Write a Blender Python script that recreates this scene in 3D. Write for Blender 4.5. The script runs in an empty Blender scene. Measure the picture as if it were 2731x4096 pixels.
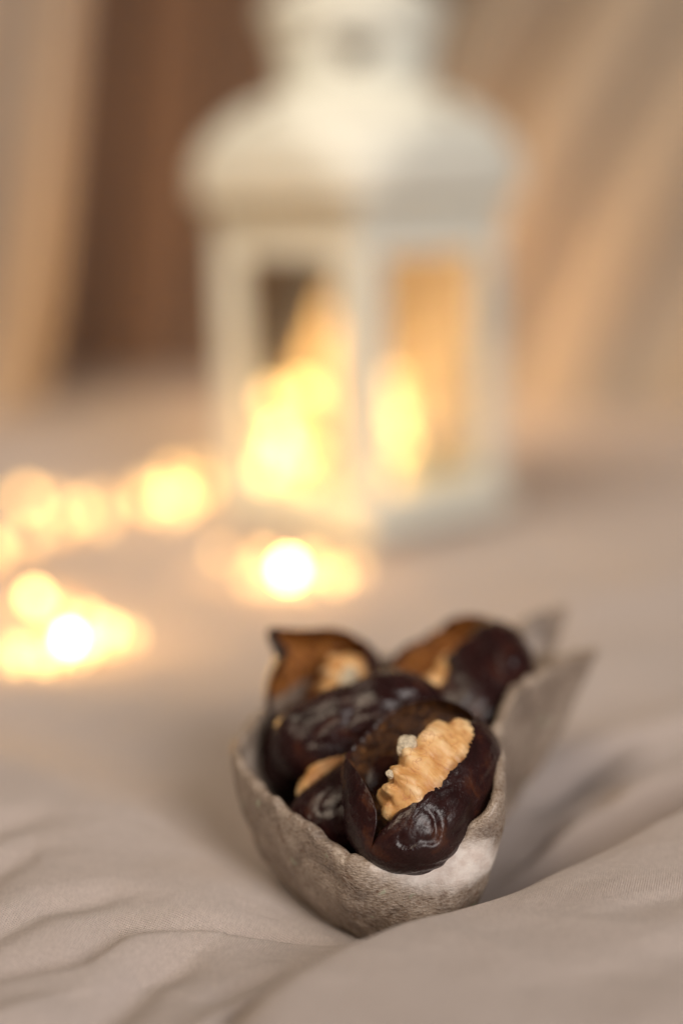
import bpy, bmesh, math, random
import numpy as np
from mathutils import Vector, Matrix, noise

S = bpy.context.scene
C = S.collection
random.seed(7)

# ------------------------------------------------------------------ camera
cam_d = bpy.data.cameras.new("camera")
cam = bpy.data.objects.new("camera", cam_d)
C.objects.link(cam)
cam.location = (0.0, 0.0, 0.1515)
cam.rotation_euler = (math.radians(90 - 12.5), 0, 0)
cam_d.lens = 50
cam_d.sensor_width = 36
cam_d.sensor_fit = 'AUTO'
cam_d.clip_start = 0.01
cam_d.clip_end = 50
cam_d.dof.use_dof = True
cam_d.dof.focus_distance = 0.3003
cam_d.dof.aperture_fstop = 2.25
S.camera = cam

# ------------------------------------------------------------------ render look
S.render.engine = 'CYCLES'
S.view_settings.view_transform = 'Standard'
S.view_settings.look = 'None'
S.view_settings.exposure = 0.02
S.view_settings.gamma = 1.0
S.cycles.use_denoising = True
S.cycles.use_adaptive_sampling = False
S.cycles.max_bounces = 8
S.cycles.transparent_max_bounces = 12
S.cycles.sample_clamp_indirect = 6.0

# ------------------------------------------------------------------ light
w = bpy.data.worlds.new("World")
S.world = w
w.use_nodes = True
w.node_tree.nodes['Background'].inputs[0].default_value = (1.0, 0.86, 0.74, 1)
w.node_tree.nodes['Background'].inputs[1].default_value = 0.055


def area(name, loc, target, size, power, col):
    d = bpy.data.lights.new(name, 'AREA')
    d.shape = 'RECTANGLE'
    d.size, d.size_y = size
    d.energy = power
    d.color = col
    o = bpy.data.objects.new(name, d)
    C.objects.link(o)
    o.location = loc
    o.rotation_euler = (Vector(target) - Vector(loc)).to_track_quat('-Z', 'Y').to_euler()
    return o


area("window_light", (0.84, -0.95, 0.82), (0.02, 0.40, 0.0), (0.85, 0.95), 23.0, (1.0, 0.935, 0.895))
lamp = area("warm_fill_light", (-0.55, 0.05, 1.15), (0.0, 0.90, 0.14), (0.7, 0.7), 3.5, (1.0, 0.82, 0.62))  # unseen warm fill, added to brighten the curtains and the lantern's left side
lamp.data.spread = math.radians(78)

# ------------------------------------------------------------------ helpers


def tag(o, label=None, cat=None, group=None, kind=None):
    if label: o['label'] = label
    if cat: o['category'] = cat
    if group: o['group'] = group
    if kind: o['kind'] = kind
    return o


def empty(name, loc=(0, 0, 0), rot=(0, 0, 0)):
    o = bpy.data.objects.new(name, None)
    o.empty_display_size = 0.01
    C.objects.link(o)
    o.location = loc
    o.rotation_euler = rot
    return o


def mesh_obj(name, verts, faces, mat, parent=None, smooth=True):
    me = bpy.data.meshes.new(name)
    me.from_pydata([tuple(v) for v in verts], [], [tuple(f) for f in faces])
    me.update()
    if smooth:
        me.polygons.foreach_set('use_smooth', [True] * len(me.polygons))
    if mat: me.materials.append(mat)
    o = bpy.data.objects.new(name, me)
    C.objects.link(o)
    if parent: o.parent = parent
    return o


def bm_obj(name, bm, mat, parent=None, smooth=False):
    bmesh.ops.recalc_face_normals(bm, faces=bm.faces)
    me = bpy.data.meshes.new(name)
    bm.to_mesh(me)
    bm.free()
    if smooth:
        me.polygons.foreach_set('use_smooth', [True] * len(me.polygons))
    if mat: me.materials.append(mat)
    o = bpy.data.objects.new(name, me)
    C.objects.link(o)
    if parent: o.parent = parent
    return o


def grid_faces(nu, nv, close_u=False, off=0, flip=False):
    """vertex index = off + i*nv + j, i along u"""
    fs = []
    for i in range(nu if close_u else nu - 1):
        i2 = (i + 1) % nu
        for j in range(nv - 1):
            q = (off + i * nv + j, off + i2 * nv + j, off + i2 * nv + j + 1, off + i * nv + j + 1)
            fs.append(q[::-1] if flip else q)
    return fs


def bevel(o, width, seg=2):
    m = o.modifiers.new('bevel', 'BEVEL')
    m.width = width
    m.segments = seg
    m.limit_method = 'ANGLE'
    return o


def tube(pts, r, n=8):
    """closed-ended tube along a list of points"""
    vs, fs = [], []
    P = [Vector(p) for p in pts]
    for i, p in enumerate(P):
        t = (P[min(i + 1, len(P) - 1)] - P[max(i - 1, 0)]).normalized()
        a = t.cross(Vector((0.13, 0.2, 1))).normalized()
        b = t.cross(a)
        for k in range(n):
            an = 2 * math.pi * k / n
            vs.append(p + a * (r * math.cos(an)) + b * (r * math.sin(an)))
    for i in range(len(P) - 1):
        for k in range(n):
            k2 = (k + 1) % n
            fs.append((i * n + k, i * n + k2, (i + 1) * n + k2, (i + 1) * n + k))
    fs.append(tuple(range(n))[::-1])
    fs.append(tuple((len(P) - 1) * n + k for k in range(n)))
    return vs, fs


def catmull(pts, n, closed):
    pts = [np.array(p, float) for p in pts]
    m = len(pts)
    out = []
    segs = m if closed else m - 1
    for s in range(segs):
        if closed:
            p0, p1, p2, p3 = (pts[(s + k - 1) % m] for k in range(4))
        else:
            p0, p1, p2, p3 = (pts[min(max(s + k - 1, 0), m - 1)] for k in range(4))
        for k in range(n):
            t = k / n
            out.append(0.5 * ((2 * p1) + (-p0 + p2) * t + (2 * p0 - 5 * p1 + 4 * p2 - p3) * t * t
                              + (-p0 + 3 * p1 - 3 * p2 + p3) * t ** 3))
    if not closed: out.append(pts[-1])
    return np.array(out)


# ------------------------------------------------------------------ materials


class MB:
    """small node-tree builder"""

    def __init__(self, name):
        self.m = bpy.data.materials.new(name)
        self.m.use_nodes = True
        self.t = self.m.node_tree
        self.b = self.t.nodes['Principled BSDF']
        self.out = self.t.nodes['Material Output']
        self.co = self.n('ShaderNodeTexCoord').outputs['Object']

    def n(self, typ, **kw):
        x = self.t.nodes.new(typ)
        for k, v in kw.items(): setattr(x, k, v)
        return x

    def l(self, a, b): self.t.links.new(a, b)

    def set(self, **kw):
        for k, v in kw.items():
            self.b.inputs[k.replace('_', ' ')].default_value = v
        return self

    def mapping(self, scale=(1, 1, 1), rot=(0, 0, 0), src=None):
        m = self.n('ShaderNodeMapping')
        m.inputs['Scale'].default_value = scale
        m.inputs['Rotation'].default_value = rot
        self.l(src or self.co, m.inputs[0])
        return m.outputs[0]

    def noise(self, scale, detail=4, rough=0.55, dist=0.0, vec=None):
        x = self.n('ShaderNodeTexNoise')
        x.inputs['Scale'].default_value = scale
        x.inputs['Detail'].default_value = detail
        x.inputs['Roughness'].default_value = rough
        x.inputs['Distortion'].default_value = dist
        self.l(vec or self.co, x.inputs['Vector'])
        return x.outputs['Fac']

    def ramp(self, fac, stops):
        r = self.n('ShaderNodeValToRGB')
        e = r.color_ramp.elements
        while len(e) < len(stops): e.new(0.5)
        for k, (p, c) in enumerate(stops):
            e[k].position = p
            e[k].color = c if len(c) == 4 else (*c, 1)
        self.l(fac, r.inputs[0])
        return r.outputs[0]

    def mix(self, fac, a, b, mode='MIX'):
        x = self.n('ShaderNodeMix', data_type='RGBA', blend_type=mode)
        for v, s in ((fac, x.inputs[0]), (a, x.inputs[6]), (b, x.inputs[7])):
            if hasattr(v, 'is_output'): self.l(v, s)
            elif isinstance(v, (int, float)): s.default_value = v
            else: s.default_value = v if len(v) == 4 else (*v, 1)
        return x.outputs[2]

    def math(self, op, a, b=0.0, clamp=False):
        x = self.n('ShaderNodeMath', operation=op, use_clamp=clamp)
        for v, s in ((a, x.inputs[0]), (b, x.inputs[1])):
            if hasattr(v, 'is_output'): self.l(v, s)
            else: s.default_value = v
        return x.outputs[0]

    def bump(self, height, strength, dist, prev=None):
        x = self.n('ShaderNodeBump')
        x.inputs['Strength'].default_value = strength
        x.inputs['Distance'].default_value = dist
        self.l(height, x.inputs['Height'])
        if prev: self.l(prev, x.inputs['Normal'])
        return x.outputs[0]

    def col(self, c): self.l(c, self.b.inputs['Base Color']); return self

    def nrm(self, c): self.l(c, self.b.inputs['Normal']); return self


def m_cloth():
    b = MB('sheet_cotton')
    big = b.noise(6, 3)
    c = b.ramp(big, [(0.3, (0.535, 0.455, 0.42)), (0.7, (0.59, 0.505, 0.47))])
    thr = b.noise(1800, 2, vec=b.mapping((1, 0.35, 1), (0, 0, 0.35)))
    c = b.mix(0.30, c, b.ramp(thr, [(0.3, (0.40, 0.34, 0.30)), (0.7, (0.80, 0.70, 0.63))]))
    b.col(c)
    b.set(Roughness=0.85, Sheen_Weight=0.25, Sheen_Roughness=0.4, Specular_IOR_Level=0.2)
    v = b.mapping((1, 1, 1), (0, 0, 0.30))
    w1 = b.n('ShaderNodeTexWave', bands_direction='X'); w1.inputs['Scale'].default_value = 640
    w2 = b.n('ShaderNodeTexWave', bands_direction='Y'); w2.inputs['Scale'].default_value = 640
    for x in (w1, w2):
        b.l(v, x.inputs[0]); x.inputs['Distortion'].default_value = 1.2
        x.inputs['Detail Scale'].default_value = 2.0
    wv = b.math('MULTIPLY', w1.outputs['Fac'], w2.outputs['Fac'])
    b.col(b.mix(b.ramp(wv, [(0.05, (0.30,) * 3), (0.45, (0, 0, 0))]), c, (0.36, 0.30, 0.275)))
    n1 = b.bump(b.noise(90, 4, 0.6, 0.6, b.mapping((1, 2.0, 1), (0, 0, -0.5))), 0.35, 0.0022)
    b.nrm(b.bump(wv, 0.7, 0.0004, n1))
    return b.m


def m_bowl():
    b = MB('painted_clay')
    hatch = b.noise(1900, 3, 0.6, 0.2, b.mapping((0.45, 1, 1), (0.5, 0.3, 0.6)))
    hatch2 = b.noise(1500, 3, 0.6, 0.2, b.mapping((1, 1, 0.4), (0.2, -0.5, 0.2)))
    blot = b.noise(110, 5, 0.65, 0.5)
    c = b.ramp(blot, [(0.34, (0.115, 0.070, 0.043)), (0.50, (0.29, 0.21, 0.150)), (0.68, (0.52, 0.42, 0.335))])
    c = b.mix(0.36, c, b.ramp(hatch, [(0.35, (0.13, 0.09, 0.065)), (0.62, (0.55, 0.48, 0.42))]))
    sp = b.noise(420, 3, 0.7)
    c = b.mix(b.ramp(sp, [(0.58, (0, 0, 0)), (0.70, (0.75, 0.75, 0.75))]), c, (0.15, 0.08, 0.045))
    # smooth glazed thumb mark on the front lip; light it catches is painted pale
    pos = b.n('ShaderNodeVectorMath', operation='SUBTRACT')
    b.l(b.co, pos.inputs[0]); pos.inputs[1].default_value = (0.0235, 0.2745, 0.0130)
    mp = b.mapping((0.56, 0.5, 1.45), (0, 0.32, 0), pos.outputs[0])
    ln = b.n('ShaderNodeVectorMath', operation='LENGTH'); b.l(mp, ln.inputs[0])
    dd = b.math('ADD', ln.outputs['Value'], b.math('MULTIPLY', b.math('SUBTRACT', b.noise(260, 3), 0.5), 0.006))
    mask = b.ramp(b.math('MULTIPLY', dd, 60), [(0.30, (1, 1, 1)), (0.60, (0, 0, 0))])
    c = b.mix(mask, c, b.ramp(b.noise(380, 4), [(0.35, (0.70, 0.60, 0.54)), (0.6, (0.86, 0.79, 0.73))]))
    # greenish paint chips
    gm = b.ramp(b.noise(230, 2, 0.5), [(0.69, (0, 0, 0)), (0.74, (0.6, 0.6, 0.6))])
    c = b.mix(gm, c, (0.45, 0.50, 0.36))
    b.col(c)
    r = b.ramp(b.noise(500, 3), [(0.35, (0.62,) * 3), (0.65, (0.32,) * 3)])
    b.l(r, b.b.inputs['Roughness'])
    b.set(Specular_IOR_Level=0.5, Coat_Weight=0.3, Coat_Roughness=0.2)
    n1 = b.bump(hatch, 0.8, 0.0007)
    n2 = b.bump(hatch2, 0.4, 0.0005, n1)
    n3 = b.bump(blot, 0.4, 0.0012, n2)
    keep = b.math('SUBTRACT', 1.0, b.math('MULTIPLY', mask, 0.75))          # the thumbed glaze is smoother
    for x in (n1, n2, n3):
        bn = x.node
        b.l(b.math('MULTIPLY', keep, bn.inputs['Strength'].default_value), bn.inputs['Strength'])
    b.nrm(n3)
    return b.m


def m_skin():
    b = MB('date_skin')
    f = b.noise(140, 5, 0.6, 0.5)
    c = b.ramp(f, [(0.30, (0.011, 0.0036, 0.0036)), (0.55, (0.024, 0.0070, 0.0065)), (0.76, (0.085, 0.026, 0.010))])
    b.col(c)
    b.l(b.ramp(b.noise(300, 4), [(0.35, (0.19,) * 3), (0.7, (0.34,) * 3)]), b.b.inputs['Roughness'])
    b.set(Specular_IOR_Level=0.34, Coat_Weight=0.06, Coat_Roughness=0.12, Sheen_Weight=0.02)
    b.b.inputs['Sheen Tint'].default_value = (0.8, 0.55, 0.75, 1)
    n1 = b.bump(b.noise(260, 4, 0.55, 0.8, b.mapping((0.45, 1, 1))), 0.32, 0.0012)
    n2 = b.bump(b.noise(760, 3, 0.6, 1.0, b.mapping((0.30, 1, 1))), 0.45, 0.0005, n1)
    b.nrm(b.bump(b.noise(1800, 2), 0.2, 0.0002, n2))
    return b.m


def m_flesh(name='date_flesh', sh=0.0):
    b = MB(name)
    f = b.noise(420 + 4500 * sh, 5, 0.7)
    c = b.ramp(f, [(0.36 + sh, (0.085 - sh * 1.6, 0.028 - sh * 0.5, 0.006)), (0.52 + sh * 0.9, (0.36 - sh * 7.4, 0.125 - sh * 2.4, 0.022 - sh * 0.2)), (0.68 + sh * 0.5, (0.62 - sh * 5, 0.27 - sh * 2, 0.055))])
    b.col(c)
    b.set(Roughness=0.34, Specular_IOR_Level=0.4)
    n1 = b.bump(b.noise(900, 4, 0.7), 0.9, 0.0009)
    b.nrm(n1)
    return b.m


def m_walnut():
    b = MB('walnut_skin')
    f = b.noise(130, 4, 0.6, 0.4)
    c = b.ramp(f, [(0.30, (0.58, 0.28, 0.085)), (0.50, (0.72, 0.41, 0.155)), (0.72, (0.86, 0.61, 0.33))])
    st = b.noise(520, 4, 0.6, 1.2, b.mapping((1.0, 0.25, 0.4), (0, 0, 0.4)))
    c = b.mix(0.22, c, b.ramp(st, [(0.38, (0.42, 0.17, 0.05)), (0.6, (0.86, 0.62, 0.33))]))
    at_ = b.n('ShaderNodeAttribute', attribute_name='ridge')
    c = b.mix(b.ramp(at_.outputs['Fac'], [(0.10, (0.55,) * 3), (0.45, (0, 0, 0))]), c, (0.46, 0.19, 0.050))     # browner in the furrows
    c = b.mix(b.ramp(at_.outputs['Fac'], [(0.55, (0, 0, 0)), (0.95, (0.6,) * 3)]), c, (0.92, 0.70, 0.42))      # paler on the ridges
    # thin darker veins
    v = b.noise(190, 2, 0.5, 1.5, b.mapping((1, 0.5, 0.7)))
    vein = b.ramp(b.math('ABSOLUTE', b.math('SUBTRACT', v, 0.5)), [(0.0, (0.55,) * 3), (0.018, (0, 0, 0))])
    c = b.mix(vein, c, (0.40, 0.15, 0.07))
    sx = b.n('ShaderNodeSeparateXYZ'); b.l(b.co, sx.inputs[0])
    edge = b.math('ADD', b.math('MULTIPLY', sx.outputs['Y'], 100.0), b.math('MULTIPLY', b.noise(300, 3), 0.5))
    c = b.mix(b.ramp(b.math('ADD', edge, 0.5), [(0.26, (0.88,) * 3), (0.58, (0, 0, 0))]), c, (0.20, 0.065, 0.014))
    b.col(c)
    b.set(Roughness=0.44, Specular_IOR_Level=0.4, Subsurface_Weight=0.12, Subsurface_Scale=0.002)
    b.b.inputs['Subsurface Radius'].default_value = (1.0, 0.5, 0.2)
    n1 = b.bump(st, 0.15, 0.0004)
    b.nrm(b.bump(f, 0.4, 0.0010, n1))
    return b.m


def m_simple(name, colr, rough=0.6, bump=None, metallic=0.0, var=0.12, scale=40):
    b = MB(name)
    f = b.noise(scale, 4)
    lo = tuple(x * (1 - var) for x in colr)
    hi = tuple(min(1, x * (1 + var)) for x in colr)
    b.col(b.ramp(f, [(0.3, lo), (0.7, hi)]))
    b.set(Roughness=rough, Metallic=metallic)
    if bump: b.nrm(b.bump(b.noise(bump[0], 4), bump[1], bump[2]))
    return b.m


def m_curtain(name, colr, trans):
    b = MB(name)
    f = b.noise(500, 2, 0.5, 0, b.mapping((1, 1, 0.06)))
    b.col(b.ramp(f, [(0.3, tuple(x * 0.85 for x in colr)), (0.7, tuple(min(1, x * 1.1) for x in colr))]))
    b.set(Roughness=0.9, Sheen_Weight=0.2, Specular_IOR_Level=0.1)
    tr = b.n('ShaderNodeBsdfTranslucent')
    tr.inputs[0].default_value = (*colr, 1)
    mx = b.n('ShaderNodeMixShader')
    mx.inputs[0].default_value = trans
    b.l(b.b.outputs[0], mx.inputs[1]); b.l(tr.outputs[0], mx.inputs[2])
    b.l(mx.outputs[0], b.out.inputs[0])
    return b.m


def m_glass():
    b = MB('thin_glass')
    t = b.n('ShaderNodeBsdfTransparent'); t.inputs[0].default_value = (0.96, 0.97, 0.95, 1)
    g = b.n('ShaderNodeBsdfGlossy'); g.inputs['Roughness'].default_value = 0.03
    fr = b.n('ShaderNodeFresnel'); fr.inputs[0].default_value = 1.45
    mx = b.n('ShaderNodeMixShader')
    geo = b.n('ShaderNodeNewGeometry')
    front = b.math('SUBTRACT', 1.0, geo.outputs['Backfacing'])
    b.l(b.math('MULTIPLY', fr.outputs[0], front), mx.inputs[0]); b.l(t.outputs[0], mx.inputs[1]); b.l(g.outputs[0], mx.inputs[2])
    b.l(mx.outputs[0], b.out.inputs[0])
    return b.m


EM = {}


def m_glow(strength, colr=(1.0, 0.55, 0.15)):
    key = (strength, colr)
    if key not in EM:
        m = bpy.data.materials.new('lit_bulb')
        m.use_nodes = True
        b = m.node_tree.nodes['Principled BSDF']
        b.inputs['Base Color'].default_value = (0.9, 0.85, 0.7, 1)
        b.inputs['Emission Color'].default_value = (*colr, 1)
        b.inputs['Emission Strength'].default_value = strength
        EM[key] = m
    return EM[key]


CLOTH = m_cloth(); BOWL = m_bowl(); SKIN = m_skin(); FLESH = m_flesh(); FLESH_DARK = m_flesh('dark_date_flesh', 0.035); NUT = m_walnut()  # FLESH carries the glow of light shining through as orange base colour
NUTMEAT = m_simple('pale_nut_meat', (0.60, 0.51, 0.37), 0.6, (1300, 0.9, 0.0008), 0, 0.32, 1500)
WHITE = m_simple('white_enamel', (0.74, 0.745, 0.665), 0.42, (60, 0.1, 0.001), 0, 0.04, 30)
COPPER = m_simple('copper_wire', (0.75, 0.42, 0.20), 0.3, None, 0.9)
GLASS = m_glass()
CURT_L = m_curtain('cream_curtain_cloth', (0.70, 0.60, 0.50), 0.20)
CURT_R = m_curtain('beige_curtain_cloth', (0.50, 0.42, 0.335), 0.30)
CURT_D = m_curtain('brown_drape_cloth', (0.26, 0.165, 0.112), 0.10)
WALL = m_simple('brown_wall_paint', (0.12, 0.055, 0.025), 0.8, (80, 0.2, 0.002))

# ------------------------------------------------------------------ bed sheet (heightfield of real folds)


def polyline_dist(X, Y, pts):
    """signed distance to polyline (positive on its left) and 0..1 position along it"""
    best = np.full(X.shape, 1e9); sgn = np.zeros(X.shape); along = np.zeros(X.shape)
    L = [0.0]
    for a, b in zip(pts[:-1], pts[1:]): L.append(L[-1] + math.hypot(b[0] - a[0], b[1] - a[1]))
    for k, (a, b) in enumerate(zip(pts[:-1], pts[1:])):
        dx, dy = b[0] - a[0], b[1] - a[1]
        l2 = dx * dx + dy * dy
        t = np.clip(((X - a[0]) * dx + (Y - a[1]) * dy) / l2, 0, 1)
        ex, ey = X - (a[0] + t * dx), Y - (a[1] + t * dy)
        d = np.hypot(ex, ey)
        s = np.sign(dx * ey - dy * ex)
        m = d < best
        best[m] = d[m]; sgn[m] = s[m]
        along[m] = (L[k] + t[m] * (L[k + 1] - L[k])) / L[-1]
    return best * np.where(sgn == 0, 1, sgn), along


def smooth(a, b, x):
    t = np.clip((x - a) / (b - a), 0, 1)
    return t * t * (3 - 2 * t)


def ridge(X, Y, pts, amp, wl, wr, taper=0.12):
    """fold with its own width on the left and on the right of the line; amp may be (start, end)"""
    d, t = polyline_dist(X, Y, pts)
    wd = np.where(d > 0, wl, wr)
    a = amp if not isinstance(amp, tuple) else amp[0] + (amp[1] - amp[0]) * t
    tp = np.ones_like(t)
    if taper: tp = smooth(0, taper, t) * smooth(0, taper, 1 - t)
    return a * tp * np.exp(-(d / wd) ** 2)


def sheet_height(X, Y):
    h = np.zeros_like(X)
    # hollow under the bowl
    h += -0.0115 * np.exp(-(((X - 0.014) / 0.045) ** 2 + ((Y - 0.312) / 0.040) ** 2) ** 1.2)
    # big puffed fold, front right: soft towards the lens, steep on its far side
    crest = [(-0.045, 0.205), (-0.012, 0.240), (0.0031, 0.253), (0.0101, 0.2588), (0.0256, 0.2703), (0.0482, 0.2857), (0.0793, 0.3062), (0.1091, 0.327), (0.20, 0.380)]
    h += ridge(X, Y, crest, (0.0062, 0.0170), 0.0075, 0.085, 0.16)
    # thin dark crease left of it
    h += ridge(X, Y, [(-0.032, 0.218), (-0.0241, 0.2318), (-0.0189, 0.2414), (-0.0061, 0.2561), (0.0035, 0.2671), (0.0088, 0.2722)], -0.0045, 0.0022, 0.0055, 0.2)
    # left mound with its slope down to the hollow, and the wrinkles on it
    h += ridge(X, Y, [(-0.22, 0.44), (-0.1303, 0.3698), (-0.0879, 0.3427), (-0.056, 0.3166), (-0.0283, 0.294), (-0.0154, 0.2813), (-0.0049, 0.2689)], (0.0135, 0.0045), 0.022, 0.055, 0.12)
    h += ridge(X, Y, [(-0.12, 0.235), (-0.0783, 0.2477), (-0.0673, 0.2547), (-0.0535, 0.2615), (-0.0462, 0.2709), (-0.0371, 0.2744), (-0.028, 0.276)], -0.0042, 0.0055, 0.0028, 0.25)
    h += ridge(X, Y, [(-0.044, 0.270), (-0.0371, 0.2725), (-0.0304, 0.2745), (-0.0152, 0.2758), (0.0026, 0.2761)], -0.0022, 0.0030, 0.0016, 0.3)
    h += ridge(X, Y, [(-0.058, 0.218), (-0.0522, 0.2299), (-0.0469, 0.2395), (-0.0386, 0.2581), (-0.0294, 0.2666), (-0.0203, 0.2695)], -0.0036, 0.0045, 0.0055, 0.3)
    h += ridge(X, Y, [(-0.12, 0.262), (-0.0834, 0.2838), (-0.0765, 0.2947), (-0.0702, 0.3007), (-0.0581, 0.3009)], -0.0030, 0.0040, 0.0060, 0.3)
    h += ridge(X, Y, [(-0.090, 0.255), (-0.0749, 0.2649), (-0.0634, 0.2778), (-0.0495, 0.2837), (-0.0342, 0.2817)], -0.0026, 0.0030, 0.0055, 0.3)
    h += ridge(X, Y, [(-0.10, 0.290), (-0.080, 0.312), (-0.060, 0.318)], -0.0025, 0.004, 0.006, 0.4)
    h += ridge(X, Y, [(-0.030, 0.243), (-0.020, 0.254), (-0.008, 0.262)], -0.0018, 0.0025, 0.004, 0.4)
    h += ridge(X, Y, [(-0.075, 0.228), (-0.060, 0.240), (-0.050, 0.248)], 0.0020, 0.004, 0.004, 0.4)
    # folds running away to the right of the bowl
    h += ridge(X, Y, [(0.0311, 0.2952), (0.0362, 0.3012), (0.0528, 0.3143), (0.0723, 0.3293), (0.0974, 0.3422), (0.14, 0.37)], -0.0060, 0.0050, 0.0060, 0.2)
    h += ridge(X, Y, [(0.036, 0.308), (0.058, 0.327), (0.080, 0.343), (0.14, 0.385)], 0.0050, 0.0060, 0.0075, 0.2)
    h += ridge(X, Y, [(0.0425, 0.3391), (0.0654, 0.3594), (0.0789, 0.3699), (0.1022, 0.3849), (0.15, 0.41)], -0.0055, 0.0055, 0.0045, 0.2)
    h += ridge(X, Y, [(0.0405, 0.3171), (0.0564, 0.3318), (0.0749, 0.3422)], -0.0025, 0.0030, 0.0030, 0.3)
    h += ridge(X, Y, [(0.060, 0.352), (0.10, 0.385), (0.2, 0.44)], 0.0050, 0.014, 0.008, 0.2)
    h += ridge(X, Y, [(0.02, 0.232), (0.06, 0.246), (0.10, 0.268)], -0.0014, 0.006, 0.010, 0.4)
    h += ridge(X, Y, [(0.045, 0.262), (0.08, 0.275), (0.11, 0.295)], -0.0010, 0.003, 0.006, 0.4)
    # soft swell behind the bowl and towards the lantern
    h += ridge(X, Y, [(-0.16, 0.43), (-0.05, 0.40), (0.02, 0.41), (0.14, 0.46)], 0.004, 0.035, 0.03, 0.2)
    h += ridge(X, Y, [(0.05, 0.50), (0.2, 0.56)], 0.006, 0.03, 0.03, 0.3)
    h += ridge(X, Y, [(-0.45, 0.80), (-0.2, 0.86), (-0.08, 0.90)], 0.012, 0.03, 0.05, 0.2)
    h = h * 1.15
    # wandering small wrinkles
    for ax, ay, ph, am in ((61, 23, 0.4, 0.0005), (-31, 70, 1.7, 0.0005), (110, 47, 3.0, 0.00025), (19, -88, 0.9, 0.0003)):
        h += am * np.sin(ax * X + ay * Y + ph + 1.5 * np.sin(27 * X - 19 * Y + ph))
    # flat under the lantern
    f = np.exp(-(((X - 0.011) / 0.085) ** 2 + ((Y - 0.662) / 0.085) ** 2) ** 3)
    return h * (1 - f)


xs = np.concatenate([np.linspace(-0.9, -0.16, 60)[:-1], np.linspace(-0.16, 0.16, 500), np.linspace(0.16, 0.9, 60)[1:]])
ys = np.concatenate([np.linspace(-0.2, 0.19, 20)[:-1], np.linspace(0.19, 0.42, 380), np.linspace(0.42, 0.75, 110)[1:], np.linspace(0.75, 1.6, 60)[1:]])
GX, GY = np.meshgrid(xs, ys, indexing='ij')
GZ = sheet_height(GX, GY)
# fine irregular creases near the lens
fine = np.array([noise.noise(Vector((x * 60 + y * 20, y * 90 - x * 40, 3.1))) * 0.5 +
                 (0.5 - abs(noise.noise(Vector((x * 28 - y * 30, y * 60 + x * 25, 9.0))))) for x, y in zip(GX.ravel(), GY.ravel())]).reshape(GX.shape)
GZ += 0.0008 * fine * np.exp(-((GX - 0.0) / 0.3) ** 2) * smooth(0.7, 0.4, GY)
V = np.stack([GX.ravel(), GY.ravel(), GZ.ravel()], 1)
sheet = mesh_obj('bedsheet', V, grid_faces(len(xs), len(ys)), CLOTH)
tag(sheet, kind='structure')


def sheet_z(x, y):
    return float(sheet_height(np.array([[x]]), np.array([[y]]))[0, 0])


# ------------------------------------------------------------------ back wall and curtains
bm = bmesh.new()
bmesh.ops.create_cube(bm, size=1, matrix=Matrix.Translation((0, 1.63, 0.6)) @ Matrix.Diagonal((3.0, 0.05, 1.6, 1)))
tag(bm_obj('wall', bm, WALL), kind='structure')


def curtain(name, y0, left, right, folds, amp, mat, ph, label, nu=160, nv=70, top=0.8):
    """left / right give the x of each edge at (floor, top): the cloth hangs at a slant in gathered folds"""
    vs = []
    for i in range(nu):
        u = i / (nu - 1)
        for j in range(nv):
            v = j / (nv - 1)
            x0 = left[0] + (left[1] - left[0]) * v ** 1.6 + 0.012 * math.sin(5 * v + ph)
            x1 = right[0] + (right[1] - right[0]) * v ** 1.6 + 0.012 * math.sin(4 * v + 2 * ph)
            uu = u + 0.018 * math.sin(9 * u + 3 * v + ph)
            a = amp * (0.7 + 0.5 * math.sin(7.3 * u + ph + 1.4 * v))
            roll = max(0.0, (u - 0.90) / 0.10) ** 2 * 0.05 * (x1 < 0.5) + max(0.0, (0.08 - u) / 0.08) ** 2 * 0.05
            y = y0 + roll + a * math.sin(2 * math.pi * folds * uu + ph) + 0.35 * a * math.sin(2 * math.pi * folds * 2.3 * uu + 2.0 * v)
            y -= 0.07 * math.exp(-top * v ** 1.6 / 0.035) * (1 + 0.25 * math.sin(11 * u + ph))     # the hem pools forward on the bed
            vs.append((x0 + (x1 - x0) * uu, y, 0.001 + top * v ** 1.6))
    o = mesh_obj(name, vs, grid_faces(nu, nv), mat)
    s = o.modifiers.new('cloth_thickness', 'SOLIDIFY')
    s.thickness = 0.0015
    tag(o, label, 'curtain', 'curtains hanging behind the lantern')
    return o


curtain('curtain', 1.04, (-0.80, -0.62), (-0.235, -0.080), 9, 0.034, CURT_L, 0.3, 'pale cream curtain hanging at the left edge behind the string lights')
curtain('curtain', 1.28, (-0.42, -0.30), (0.18, 0.34), 7, 0.055, CURT_D, 1.1, 'dark brown drape hanging behind the lantern between the two paler curtains')
curtain('curtain', 1.08, (-0.085, 0.43), (0.85, 1.05), 9, 0.048, CURT_R, 2.2, 'beige curtain swept to the right behind the lantern')

# ------------------------------------------------------------------ clay bowl
RIM = [(0.0088, 0.2755, 0.0129), (0.0197, 0.2749, 0.0148), (0.0286, 0.2782, 0.0203), (0.0351, 0.2847, 0.0263), (0.0365, 0.3032, 0.0314), (0.0419, 0.3193, 0.0349),
       (0.0510, 0.3331, 0.0372), (0.0655, 0.3478, 0.0368), (0.0600, 0.3525, 0.0345), (0.0545, 0.3580, 0.0330), (0.0600, 0.3670, 0.0430), (0.0509, 0.3630, 0.0415), (0.0342, 0.3614, 0.0353),
       (0.0133, 0.3578, 0.0329), (-0.0049, 0.3484, 0.0319), (-0.0176, 0.3314, 0.0293), (-0.0245, 0.3157, 0.0275), (-0.0249, 0.3069, 0.0251), (-0.0209, 0.2983, 0.0230),
       (-0.0145, 0.2905, 0.0202), (-0.0079, 0.2840, 0.0186), (-0.0018, 0.2791, 0.0149), (0.0015, 0.2768, 0.0140)]
rim = catmull(RIM, 12, True)
NR = len(rim); NS = 46
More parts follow.
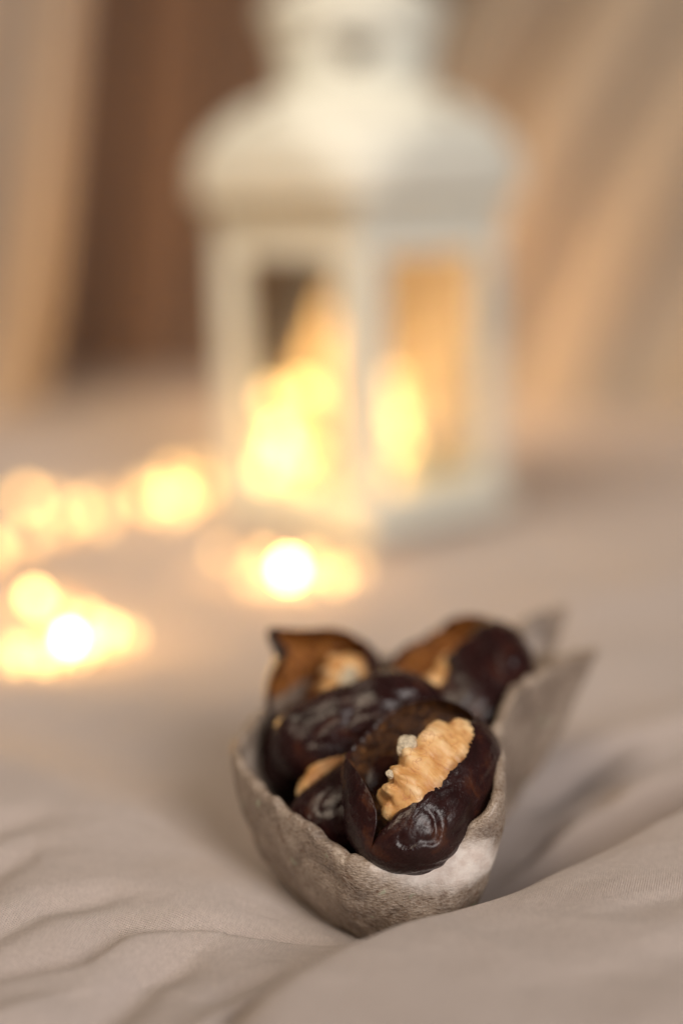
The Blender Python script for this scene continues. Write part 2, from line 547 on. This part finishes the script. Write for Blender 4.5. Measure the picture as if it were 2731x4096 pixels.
bc = np.array([0.0125, 0.310, -0.0125])
ang = np.arctan2(rim[:, 1] - 0.312, rim[:, 0] - 0.014)
base = np.stack([bc[0] + 0.013 * np.cos(ang), bc[1] + 0.020 * np.sin(ang), np.full(NR, bc[2])], 1)
ov = np.zeros((NR, NS, 3))
NB = 10
for i in range(NR):
    for j in range(NS):
        if j < NB:                                     # the bottom, centre to base edge
            q = j / NB
            p = np.array([bc[0], bc[1], bc[2] + 0.001]) * (1 - q) + base[i] * q
        else:
            s = (j - NB) / (NS - 1 - NB)
            fh = math.sin(s * math.pi / 2) ** 0.95
            fv = (1 - math.cos(s * math.pi / 2)) ** 0.80
            far = math.hypot(rim[i, 0] - 0.014, rim[i, 1] - 0.312)
            tail = min(1.0, max(0.0, (far - 0.036) / 0.016)) * (rim[i, 0] > 0.03)
            fh = fh * (1 - 0.75 * tail) + 0.75 * tail * s ** 0.95       # the wall under the spout runs straight up to its tip
            p = base[i].copy()
            p[:2] += (rim[i, :2] - base[i, :2]) * fh
            p[2] += (rim[i, 2] - base[i, 2]) * fv
        ov[i, j] = p
# front lip flares outward where the thumb pressed it
for i in range(NR):
    k = math.exp(-((rim[i, 0] - 0.021) / 0.009) ** 2) * (1 if rim[i, 1] < 0.30 else 0)
    for j in range(NB, NS):
        s = (j - NB) / (NS - 1 - NB)
        ov[i, j, 1] += 0.0028 * k * max(0, s - 0.55) / 0.45 - 0.0022 * k * math.exp(-((s - 0.5) / 0.16) ** 2)
du = np.roll(ov, -1, 0) - np.roll(ov, 1, 0)
dv = np.gradient(ov, axis=1)
nn = np.cross(du, dv)
ln = np.linalg.norm(nn, axis=2, keepdims=True); nn = nn / np.maximum(ln, 1e-12)
nn[:, 0] = (0, 0, -1)
if (nn[0, NS - 8] @ np.array([0, -1, 0])) < 0: nn = -nn; nn[:, 0] = (0, 0, -1)
th = 0.0030
verts = []
for i in range(NR):
    col = []
    up = ov[i, NS - 1] - ov[i, NS - 2]; up = up / np.linalg.norm(up)
    for j in range(NS): col.append((ov[i, j], nn[i, j], 0, j))
    n0 = nn[i, NS - 1]
    for a in (35, 75, 105, 145):
        r = math.radians(a)
        q = ov[i, NS - 1] - n0 * (th / 2) + n0 * (th / 2 * math.cos(r)) + up * (th / 2 * math.sin(r))
        col.append((q, n0, 1, 0))
    for j in range(NS - 1, -1, -1): col.append((ov[i, j] - nn[i, j] * th * (1 if j > 2 else 0.9), nn[i, j], 2, j))
    for q, n0, side, j in col:
        q = np.array(q)
        v = Vector(q)
        lump = noise.noise(v * 110) * 0.00075 + noise.noise(v * 310) * 0.00032 + noise.noise(v * 800) * 0.00012
        q = q + n0 * lump
        e = 1 if side == 1 else max(0, (j - (NS - 9)) / 8)
        q[2] += e * (noise.noise(v * 240 + Vector((5, 2, 1))) * 0.0014 - max(0, noise.noise(v * 330)) * 0.0016)
        verts.append(q)
NC = NS * 2 + 4
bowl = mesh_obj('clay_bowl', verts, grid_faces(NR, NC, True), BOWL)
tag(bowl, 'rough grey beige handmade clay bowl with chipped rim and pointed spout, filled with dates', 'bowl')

# ------------------------------------------------------------------ dates


def basis(a, n):
    a = Vector(a).normalized(); n = Vector(n); n = (n - a * n.dot(a)).normalized()
    y = n.cross(a)
    return Matrix((a, y, n)).transposed().to_4x4()


def date_mesh(L, aw, an, lipL, lipR, tL, tR, seed, wr=1.0, dimples=(), flare=0.0, fill=0.0, torn=10.0, closeL=0.0, spike=None, NT=120, NP=100):
    """split date. Length along x, opening towards +z. Lips at polar angles lipL (towards +y) and lipR
    (towards -y) measured from +z; flesh walls tL / tR thick. Returns skin and flesh surfaces."""
    sk, fl = [], []
    so = Vector((seed * 3.7, seed * 1.3, seed * 2.1))
    for i in range(NT):
        t = -1 + 2 * i / (NT - 1)
        t = math.copysign(abs(t) ** 0.9, t)
        e = max(1e-3, (1 - abs(t) ** 2.7)) ** 0.5
        bend = 0.0012 * (1 - t * t)
        close = abs(t) ** 5                          # the slit narrows at the two ends
        tear = lambda q: torn * (noise.noise(Vector((t * 2.3, q, seed))) + 0.5 * noise.noise(Vector((t * 6.5, q + 4, seed))) + 0.22 * noise.noise(Vector((t * 19, q, seed))))
        cl = smooth(-0.12, -0.85, t) * closeL
        l0 = math.radians((lipL + tear(1.7)) * (1 - cl)) * (1 - 0.75 * close); r0 = math.radians(lipR + tear(8.3)) * (1 - 0.75 * close)
        x = t * L / 2

        def mid(th, shrink):
            k = e * shrink
            g = 1 + flare * (1 - 0.8 * cl) * max(0.0, math.sin(th)) * max(0.0, 0.6 + math.cos(th))
            if spike: g += spike[1] * math.exp(-((t - spike[0]) / spike[2]) ** 2) * max(0.0, math.sin(th)) ** 2 * smooth(-0.2, 0.6, math.cos(th) + 0.2)
            return Vector((x, math.sin(th) * aw * k * g, math.cos(th) * an * k * g - bend))

        def wall(f): return (tL * (1 - f) + tR * f) * (0.55 + 0.45 * math.sin(math.pi * min(max(f, 0.0), 1.0)) ** 0.5) * (0.25 + 0.75 * e)
        span0 = l0; span1 = 2 * math.pi - r0

        def disp(p, f, amt):
            q = Vector((p.x * 50, p.y * 150, p.z * 150)) + so
            a1 = noise.noise(q)
            a2 = abs(noise.noise(q * 1.7 + Vector((7, 1, 4))))
            a3 = noise.noise(q * 4.0)
            big = noise.noise(Vector((p.x * 90, p.y * 95, p.z * 95)) + so * 2)
            ring = 0.0; fade = min(1.0, max(0.0, min(f, 1 - f) / 0.14))
            for c, R, A in dimples:
                dd = (p - Vector(c)).length + 0.35 * R * noise.noise(p * 260 + so)
                ring += A * (0.5 * math.exp(-(dd / (0.55 * R)) ** 2) - 1.1 * math.exp(-((dd - R) / (0.20 * R)) ** 2) + 0.8 * math.exp(-((dd - 1.4 * R) / (0.25 * R)) ** 2))
            return amt * (0.0015 * big + 0.0005 * a1 - 0.0004 * (1 - min(1, a2 * 2.2)) ** 2 + 0.00008 * a3) * (0.25 + 0.75 * fade) + ring * fade

        row = []
        for k in range(NP):
            f = k / (NP - 1)
            th = span0 + (span1 - span0) * f
            p = mid(th, 1.0)
            nr = Vector((0, math.sin(th) / aw, math.cos(th) / an)).normalized()
            p = p + nr * disp(p, f, wr * (0.3 + 0.7 * e))
            row.append((p, nr, th, f))
        # rounded lips, then the inside
        first, last = row[0], row[-1]

        def lip(rw, sgn):
            p, nr, th, f = rw
            tan = Vector((0, math.cos(th), -math.sin(th))) * (-sgn)
            wt = wall(f)
            out = []
            for a in (30, 65, 100, 140):
                r = math.radians(a)
                out.append(p - nr * (wt / 2) + nr * (wt / 2 * math.cos(r)) + tan * (wt * 0.42 * math.sin(r)))
            return out
        la = lip(first, 1)[::-1]; lb = lip(last, -1)
        sk.append(la + [r[0] for r in row] + lb)
        ins = []
        for p, nr, th, f in row[::-1]:
            q = p - nr * min(wall(f) + fill * math.sin(math.pi * min(f, 0.5)) ** 0.7 * e, 0.85 * min(aw, an) * e)
            q = q + nr * (noise.noise(q * 300 + so) * 0.0006 + noise.noise(q * 900 + so) * 0.0004)
            ins.append(q)
        fl.append([lb[-1]] + ins + [la[0]])
    ns, nf = len(sk[0]), len(fl[0])
    return [v for r in sk for v in r], grid_faces(NT, ns), [v for r in fl for v in r], grid_faces(NT, nf, flip=False)


def make_date(loc, a, n, L, aw, an, lipL, lipR, tL, tR, seed, label, wr=1.0, dimples=(), flare=0.0, fill=0.0, flesh=None, torn=10.0, closeL=0.0, spike=None):
    root = empty('date', loc)
    M = basis(a, n)
    root.rotation_euler = M.to_euler()
    sv, sf, fv, ff = date_mesh(L, aw, an, lipL, lipR, tL, tR, seed, wr, dimples, flare, fill, torn, closeL, spike)
    o1 = mesh_obj('skin', sv, sf, SKIN, root)
    o2 = mesh_obj('flesh', fv, ff, flesh or FLESH, root)
    for o in (o1, o2):
        b = bmesh.new(); b.from_mesh(o.data)
        bmesh.ops.recalc_face_normals(b, faces=b.faces); b.to_mesh(o.data); b.free()
    tag(root, label, 'date', 'walnut stuffed dates in the bowl')
    return root, M


def walnut_mesh(L, W, H, seed, lobes=5, NU=120, NV=60):
    """half kernel: a long dome, lobed along its edges and furrowed across"""
    vs, rg = [], []
    so = Vector((seed * 5.1, seed, seed * 2.3))
    for i in range(NU):
        t = -1 + 2 * i / (NU - 1)
        e = max(1e-3, 1 - abs(t) ** 2.8) ** 0.5
        for j in range(NV):
            f = 2 * math.pi * j / NV
            y, z = math.cos(f), math.sin(f)
            sy = math.copysign(abs(y) ** 0.8, y); sz = math.copysign(abs(z) ** 0.8, z)
            p = Vector((t * L / 2, sy * W / 2 * e, sz * H / 2 * e))
            wob = noise.noise(Vector((p.x * 120, p.y * 160, p.z * 160)) + so)
            uneven = t + 0.16 * math.sin(2.6 * t + seed)
            ph = (uneven * 0.5 + 0.5) * lobes * math.pi + 0.9 * wob - 0.7 * sy + 0.5 * sz
            lob = 0.5 * abs(math.sin(ph)) ** 0.6 + 0.5 * math.sin(ph) ** 2                      # rounded lobes, sharp furrows
            size = 0.8 + 0.6 * noise.noise(Vector((t * 2.1, seed, 0)))
            rid = 1 - min(1.0, abs(noise.noise(Vector((p.x * 260 + p.y * 160, p.y * 150, p.z * 200)) + so * 2)) * 4)
            edge = max(0.0, y) ** 1.2
            grip = 0.2 + 0.8 * smooth(-0.55, 0.25, y)
            mid_ = noise.noise(Vector((p.x * 330 - p.y * 200, p.y * 210, p.z * 260)) + so * 3)
            d = grip * ((0.00042 + 0.0017 * edge * size) * (lob - 0.6) * W / 0.0115 + 0.0012 * wob + 0.00055 * mid_ - 0.00055 * rid ** 2)
            rg.append(float(0.25 + 0.6 * lob * (0.8 + 0.5 * wob) + 0.35 * mid_ - 0.30 * rid))
            nr = Vector((t * 0.5, sy * e, sz * e * 1.1)).normalized()
            d += 0.00022 * noise.noise(p * 1400 + so)
            vs.append(p + nr * d * (0.35 + 0.65 * e))
    fs = grid_faces(NU, 1 + 0)  # none
    fs = []
    for i in range(NU - 1):
        for j in range(NV):
            j2 = (j + 1) % NV
            fs.append((i * NV + j, (i + 1) * NV + j, (i + 1) * NV + j2, i * NV + j2))
    fs.append(tuple(range(NV))); fs.append(tuple((NU - 1) * NV + k for k in range(NV))[::-1])
    return vs, fs, rg


def lump_mesh(r, sc, seed, n=20):
    vs, fs = [], []
    for i in range(n + 1):
        th = math.pi * i / n
        for j in range(n * 2):
            ph = math.pi * j / n
            d = Vector((math.sin(th) * math.cos(ph), math.sin(th) * math.sin(ph), math.cos(th)))
            k = r * (1 + 0.24 * noise.noise(d * 1.3 + Vector((seed, 0, 0))) + 0.045 * noise.noise(d * 5 + Vector((0, seed, 0))))
            vs.append(Vector((d.x * sc[0], d.y * sc[1], d.z * sc[2])) * k)
    m = n * 2
    for i in range(n):
        for j in range(m):
            fs.append((i * m + j, (i + 1) * m + j, (i + 1) * m + (j + 1) % m, i * m + (j + 1) % m))
    return vs, fs


def make_walnut(root, M, off, L, W, H, seed, label, lobes=5, twist=0.0, bits=(), tilt=0.0):
    w_ = empty('walnut')
    w_.matrix_world = Matrix.Translation(root.location) @ M @ Matrix.Translation(off) @ Matrix.Rotation(twist, 4, 'Z') @ Matrix.Rotation(tilt, 4, 'X')
    vs, fs, rg = walnut_mesh(L, W, H, seed, lobes)
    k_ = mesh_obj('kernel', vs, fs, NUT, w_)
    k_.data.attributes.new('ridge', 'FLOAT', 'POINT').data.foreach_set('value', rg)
    for k, (p, r, sc) in enumerate(bits):
        v2, f2 = lump_mesh(r, sc, seed + k)
        o = mesh_obj('broken_tip', v2, f2, NUTMEAT, w_)
        o.location = p
        o['label'] = 'pale broken tip where the brown walnut skin has come off'
    tag(w_, label, 'walnut', 'walnut kernels pressed into the dates')
    return w_


# front date, in focus
r1, M1 = make_date((0.0186, 0.2910, 0.0247), (0.590, 0.667, 0.453), (-0.030, -0.577, 0.814), 0.043, 0.0142, 0.0117,
                   76, 14, 0.0018, 0.0090, 3, 'glossy dark date split open at the front of the bowl, in sharp focus', 1.05,
                   [((-0.0125, -0.0060, 0.0085), 0.0042, 0.0006)], 0.42, 0.0040, FLESH_DARK, 7.0, 0.85)
make_walnut(r1, M1, (0.0012, 0.0000, 0.0055), 0.030, 0.0138, 0.0125, 2, 'big tan walnut in the sharp front date, with a white crumb on its upper edge', 5,
            -0.02, [((-0.0005, 0.0074, 0.0032), 0.0023, (1.15, 0.9, 0.85)), ((-0.0085, 0.0060, 0.0036), 0.0010, (1, 1, 0.8))], 0.30)
# low date at its left, slit facing up
r2, M2 = make_date((0.0025, 0.3025, 0.0165), (0.761, 0.506, 0.407), (-0.15, 0.50, 0.86), 0.034, 0.0115, 0.0110, 22, 10, 0.004, 0.004, 5,
                   'very dark date low at the left inside the bowl, behind the front date', 0.8)
make_walnut(r2, M2, (0.003, 0, 0.0062), 0.026, 0.0085, 0.0125, 5, 'sliver of tan walnut showing above the low dark date at the left', 5)
# long date lying across the middle
make_date((0.0040, 0.3165, 0.0293), (0.947, 0.165, 0.276), (-0.186, 0.981, 0.051), 0.043, 0.0115, 0.0112, 20, 20, 0.004, 0.004, 8,
          'purple brown date lying across the middle of the bowl, wrinkled back to the front', 1.2)
# back left date with white walnut
r4, M4 = make_date((-0.0030, 0.3350, 0.0305), (0.40, 0.55, 0.73), (0.20, -0.80, 0.56), 0.033, 0.0122, 0.0110, 70, 44, 0.0022, 0.004, 11,
                   'date gaping open at the back left of the bowl with a lip coloured orange as if lit through', 1.6, (), 0.40, 0.002, None, 16.0, 0.0, (0.42, 0.62, 0.20))
make_walnut(r4, M4, (0.0005, -0.0025, 0.0040), 0.021, 0.0120, 0.011, 11, 'walnut with a large white broken face in the back left date', 4, 0.2,
            [((0.0020, 0.0000, 0.0052), 0.0033, (1.3, 0.8, 0.7))])
# back right date
r5, M5 = make_date((0.0305, 0.3345, 0.0318), (0.50, 0.66, 0.56), (-0.36, -0.50, 0.79), 0.043, 0.0160, 0.0120, 72, 6, 0.003, 0.010, 14,
                   'large plump purple date at the back right of the bowl beside the spout', 1.7, (), 0.30, 0.004, None, 18.0, 0.0, (-0.05, 0.18, 0.3))
make_walnut(r5, M5, (-0.004, 0.0022, 0.0040), 0.029, 0.0105, 0.0105, 14, 'strip of walnut in the big back right date, without any white patch', 6, -0.05)
# two more underneath
make_date((-0.0050, 0.3275, 0.0205), (0.808, 0.559, 0.187), (-0.335, 0.697, -0.634), 0.034, 0.0110, 0.0105, 20, 20, 0.004, 0.004, 17,
          'shadowed date underneath the back left date, against the left wall of the bowl')
make_date((0.0225, 0.3170, 0.0110), (0.303, 0.898, 0.318), (-0.139, 0.372, -0.918), 0.034, 0.0105, 0.0100, 20, 20, 0.004, 0.004, 19,
          'shadowed date at the bottom right of the bowl, under the big back right date')

# ------------------------------------------------------------------ lantern
lan = empty('lantern', (0.0105, 0.6640, 0.002))
lan.rotation_euler = (Matrix.Rotation(math.radians(-1.3), 3, 'Y') @ Matrix.Rotation(math.radians(45), 3, 'Z')).to_euler()
tag(lan, 'white metal lantern with four glazed windows and a bell shaped roof, standing on the sheet', 'lantern')
HB = 0.0465                                     # half side of the body


def box_bm(bm, c, s, rot=0.0):
    bmesh.ops.create_cube(bm, size=1, matrix=Matrix.Rotation(rot, 4, 'Z') @ Matrix.Translation(c) @ Matrix.Diagonal((*s, 1)))


bm = bmesh.new(); box_bm(bm, (0, 0, 0.0085), (HB * 2 + 0.007, HB * 2 + 0.007, 0.009)); box_bm(bm, (0, 0, 0.0145), (HB * 2, HB * 2, 0.0028))
bevel(bm_obj('base_tray', bm, WHITE, lan), 0.0012)
for sx in (-1, 1):
    for sy in (-1, 1):
        bm = bmesh.new()
        bmesh.ops.create_uvsphere(bm, u_segments=16, v_segments=10, radius=0.0045, matrix=Matrix.Translation((sx * 0.04, sy * 0.04, 0.0025)))
        bm_obj('foot', bm, WHITE, lan, True)
        bm = bmesh.new(); box_bm(bm, (sx * (HB - 0.004), sy * (HB - 0.004), 0.0770), (0.008, 0.008, 0.122))
        bevel(bm_obj('post', bm, WHITE, lan), 0.001)
for k in range(4):
    R_ = k * math.pi / 2
    bm = bmesh.new()
    yy = -HB + 0.0018
    hw = HB - 0.0082
    for (cx, cz, sx, sz) in ((-hw + 0.004, 0.077, 0.008, 0.1215), (hw - 0.004, 0.077, 0.008, 0.1215), (0, 0.0190, 2 * hw - 0.0162, 0.0055), (0, 0.1310, 2 * hw - 0.0162, 0.0130)):
        box_bm(bm, (cx, yy, cz), (sx, 0.0025, sz), R_)
    fr = bevel(bm_obj('window_frame', bm, WHITE, lan), 0.0006)
    bm = bmesh.new(); box_bm(bm, (0, yy + 0.0022, 0.073), (2 * hw - 0.016, 0.0010, 0.107), R_)
    bm_obj('pane', bm, GLASS, fr)
bm = bmesh.new(); box_bm(bm, (0, 0, 0.1432), (HB * 2 + 0.003, HB * 2 + 0.003, 0.0104))
bevel(bm_obj('top_plate', bm, WHITE, lan), 0.001)

# bell roof: rounded square rim drawn up to a round neck; true holes in the dome
prof = [(0.0520, 0.1480, 0), (0.0575, 0.1490, 0), (0.0588, 0.1530, 0), (0.0585, 0.1555, 0.04), (0.0600, 0.1590, 0.10), (0.0607, 0.1635, 0.16), (0.0605, 0.1690, 0.24),
        (0.0602, 0.1745, 0.36), (0.0585, 0.1808, 0.55), (0.0545, 0.1860, 0.72), (0.0475, 0.1903, 0.88), (0.0390, 0.1937, 0.97), (0.0330, 0.1968, 1.0)]
pr = catmull([np.array(p) for p in prof], 6, False)
NA = 128


def ringpt(r, z, rd, k):
    a = 2 * math.pi * k / NA
    c, s = math.cos(a), math.sin(a)
    n_ = 6.5 * (1 - rd) ** 3 + 2.0 * (1 - (1 - rd) ** 3)
    sq = (abs(c) ** n_ + abs(s) ** n_) ** (-1 / n_)
    return Vector((c * sq * r, s * sq * r, z))


vs = [ringpt(*pr[i], k) for i in range(len(pr)) for k in range(NA)]
holes = [(math.radians(d), 0.1845) for d in (0, 90, 180, 270)]
fs = []
for i in range(len(pr) - 1):
    for k in range(NA):
        a = 2 * math.pi * (k + 0.5) / NA
        zc = (pr[i][1] + pr[i + 1][1]) / 2; rc = (pr[i][0] + pr[i + 1][0]) / 2
        cut = any(math.hypot(((a - ha + math.pi) % (2 * math.pi) - math.pi) * rc, (zc - hz) * 1.6) < 0.0055 for ha, hz in holes)
        if not cut: fs.append((i * NA + k, i * NA + (k + 1) % NA, (i + 1) * NA + (k + 1) % NA, (i + 1) * NA + k))
roof = mesh_obj('roof', vs, fs, WHITE, lan)
roof.modifiers.new('sheet_metal', 'SOLIDIFY').thickness = 0.0012

# neck with heart shaped cut-outs
NZ = 40; vs = []
for i in range(NZ):
    q = i / (NZ - 1)
    z = 0.1960 + 0.0275 * q
    r = 0.0330 + 0.0045 * q + 0.002 * max(0, q - 0.45) ** 1.5
    for k in range(NA):
        a = 2 * math.pi * k / NA
        vs.append((r * math.cos(a), r * math.sin(a), z))


def heart(x, y):
    x /= 0.0058; y = (y + 0.0008) / 0.0058
    return (x * x + y * y - 1) ** 3 - x * x * y ** 3 < 0


fs = []
for i in range(NZ - 1):
    for k in range(NA):
        a = 2 * math.pi * (k + 0.5) / NA
        zc = 0.1960 + 0.0275 * (i + 0.5) / (NZ - 1)
        cut = False
        for q in range(4):
            ha = math.radians(-135 + 90 * q)
            dx = ((a - ha + math.pi) % (2 * math.pi) - math.pi) * 0.0305
            if heart(dx, zc - 0.2085): cut = True
        if not cut: fs.append((i * NA + k, i * NA + (k + 1) % NA, (i + 1) * NA + (k + 1) % NA, (i + 1) * NA + k))
neck = mesh_obj('neck', vs, fs, WHITE, lan)
neck.modifiers.new('sheet_metal', 'SOLIDIFY').thickness = 0.0012
# cap
cp = catmull([np.array(p) for p in [(0.036, 0.2235), (0.0395, 0.2240), (0.0410, 0.2265), (0.0395, 0.2325), (0.0280, 0.2395), (0.0120, 0.2445), (0.0002, 0.2460)]], 5, False)
vs = [(r * math.cos(2 * math.pi * k / 64), r * math.sin(2 * math.pi * k / 64), z) for r, z in cp for k in range(64)]
fs = [(i * 64 + k, i * 64 + (k + 1) % 64, (i + 1) * 64 + (k + 1) % 64, (i + 1) * 64 + k) for i in range(len(cp) - 1) for k in range(64)]
cap = mesh_obj('cap', vs, fs, WHITE, lan)
cap.modifiers.new('sheet_metal', 'SOLIDIFY').thickness = 0.0012
hv, hf = tube([(0.020 * math.cos(a), 0, 0.2480 + 0.020 + 0.020 * math.sin(a)) for a in np.linspace(-math.pi / 2, 1.5 * math.pi, 40)], 0.0016)
mesh_obj('ring_handle', hv, hf, WHITE, lan)

# ------------------------------------------------------------------ string lights


def light_string(pts, bulbs, label, step=10, lamp=1.0):
    """pts: wire route; bulbs: list of (xyz, strength, radius)"""
    root = empty('string_lights', pts[0])
    o = Vector(pts[0])
    path = catmull(pts, step, False)
    v, f = tube([Vector(p) - o for p in path], 0.0006, 6)
    mesh_obj('wire', v, f, COPPER, root)
    for p, s, r in bulbs:
        bm = bmesh.new()
        bmesh.ops.create_uvsphere(bm, u_segments=16, v_segments=12, radius=r)
        for vv in bm.verts: vv.co.z *= 1.25
        b = bm_obj('bulb', bm, m_glow(s * 0.16), root, True)
        b.location = Vector(p) - o
        ld = bpy.data.lights.new('bulb_light', 'POINT')
        ld.energy = 0.00030 * s * lamp
        ld.color = (1.0, 0.55, 0.18)
        ld.shadow_soft_size = 0.002
        lo = bpy.data.objects.new('bulb_light', ld)
        C.objects.link(lo); lo.parent = root
        lo.location = Vector(p) - o + Vector((0, 0, r * 1.25 + 0.0045))
    tag(root, label, 'string lights', 'warm fairy light strings')
    return root


def on(x, y, dz=0.004): return (x, y, sheet_z(x, y) + dz)


def string_on_sheet(spec, label):
    pts, bl = [], []
    for i, (x, y, s, r) in enumerate(spec):
        p = on(x, y, r * 1.1)
        bl.append((p, s, r))
        pts.append((p[0] + 0.001, p[1], p[2] - 0.001))
        if i + 1 < len(spec):
            nx, ny = spec[i + 1][0], spec[i + 1][1]
            mx, my = (x + nx) / 2 + 0.006 * math.sin(i * 2.1), (y + ny) / 2 + 0.006 * math.cos(i * 1.7)
            pts.append(on(mx, my, 0.0012))
    light_string(pts, bl, label)


# in front of the lantern: one very bright bulb and a dimmer neighbour
string_on_sheet([(-0.052, 0.590, 10, 0.0025), (-0.0215, 0.5590, 230, 0.0030), (-0.0020, 0.5450, 20, 0.0030), (0.0060, 0.5540, 6, 0.0030), (-0.0120, 0.5700, 7, 0.0030), (-0.0330, 0.5760, 7, 0.0030), (-0.0360, 0.5480, 6, 0.0030)],
                'short run of fairy lights lying just before the lantern, with one dazzling white bulb')
# heap at the left
string_on_sheet([(-0.1060, 0.4420, 14, 0.0026), (-0.0930, 0.4660, 270, 0.0026), (-0.0850, 0.4600, 18, 0.0026), (-0.0800, 0.4760, 16, 0.0026), (-0.0960, 0.4380, 16, 0.0026),
                 (-0.1170, 0.5230, 60, 0.0026), (-0.1140, 0.5180, 30, 0.0026), (-0.1020, 0.4980, 12, 0.0026), (-0.0900, 0.4880, 9, 0.0026), (-0.0780, 0.4580, 9, 0.0026), (-0.0860, 0.4480, 10, 0.0026), (-0.1100, 0.4560, 10, 0.0026), (-0.0720, 0.4700, 7, 0.0026), (-0.1480, 0.5900, 22, 0.0030), (-0.1600, 0.5560, 18, 0.0026)],
                'nearest tangle of fairy lights on the sheet at the left edge')
string_on_sheet([(-0.1580, 0.7000, 36, 0.0032), (-0.1260, 0.6650, 20, 0.0032), (-0.1130, 0.6520, 16, 0.0032), (-0.1400, 0.6230, 14, 0.0032), (-0.1540, 0.6050, 15, 0.0032), (-0.1300, 0.6420, 13, 0.0032), (-0.0960, 0.6950, 26, 0.0034), (-0.0860, 0.7080, 34, 0.0036),
                 (-0.0790, 0.6900, 26, 0.0034), (-0.0730, 0.7300, 22, 0.0034), (-0.0900, 0.7500, 24, 0.0034), (-0.1010, 0.7150, 13, 0.0034), (-0.0820, 0.6720, 12, 0.0034), (-0.0760, 0.7600, 14, 0.0034), (-0.1190, 0.6800, 11, 0.0032), (-0.1420, 0.6850, 12, 0.0032)],
                'farther fairy lights lying on the sheet beside the left corner of the lantern')
# bundled inside the lantern
rl = random.Random(4)
inl = [(-0.030, 0.655, 0.042, 44), (-0.024, 0.648, 0.036, 36)]
for k in range(17):
    f = rl.random()
    inl.append((-0.040 + 0.038 * rl.random() * (1 - 0.4 * f) + 0.006 * f, 0.640 + 0.035 * rl.random(), 0.019 + 0.047 * f, 9 + 9 * rl.random()))
for k in range(9):
    inl.append((0.020 + 0.009 * rl.random(), 0.648 + 0.02 * rl.random(), 0.020 + 0.0058 * k, 8 + 7 * rl.random()))
light_string([(x + 0.001, y, z - 0.002) for x, y, z, s in inl], [((x, y, z), s * 1.5, 0.0036) for x, y, z, s in inl],
             'bundle of warm fairy lights glowing inside the white lantern', 10, 0.18)
# unseen strings added for amber glow, behind the lantern's post and the beige curtain
bh = [(0.0165, 0.985, 0.030, 8), (0.0165, 0.985, 0.058, 8), (0.0165, 0.985, 0.086, 8)]
light_string([(0.030, 0.97, 0.002), (0.018, 0.985, 0.008)] + [(x + 0.001, y, z - 0.002) for x, y, z, s in bh] + [(0.014, 1.01, 0.16), (0.016, 1.05, 0.45)],
             [((x, y, z), s, 0.0030) for x, y, z, s in bh],
             'unseen warm fairy lights added behind the corner post of the lantern for amber glow', 10, 180.0)
bh = [(0.140, 1.155, 0.050, 650), (0.148, 1.155, 0.095, 650), (0.138, 1.155, 0.130, 450)]
light_string([(0.20, 1.14, 0.01)] + [(x + 0.001, y, z - 0.002) for x, y, z, s in bh], [((x, y, z), s, 0.0035) for x, y, z, s in bh],
             'unseen warm fairy lights added behind the beige curtain, glowing through it', 10, 1.7)
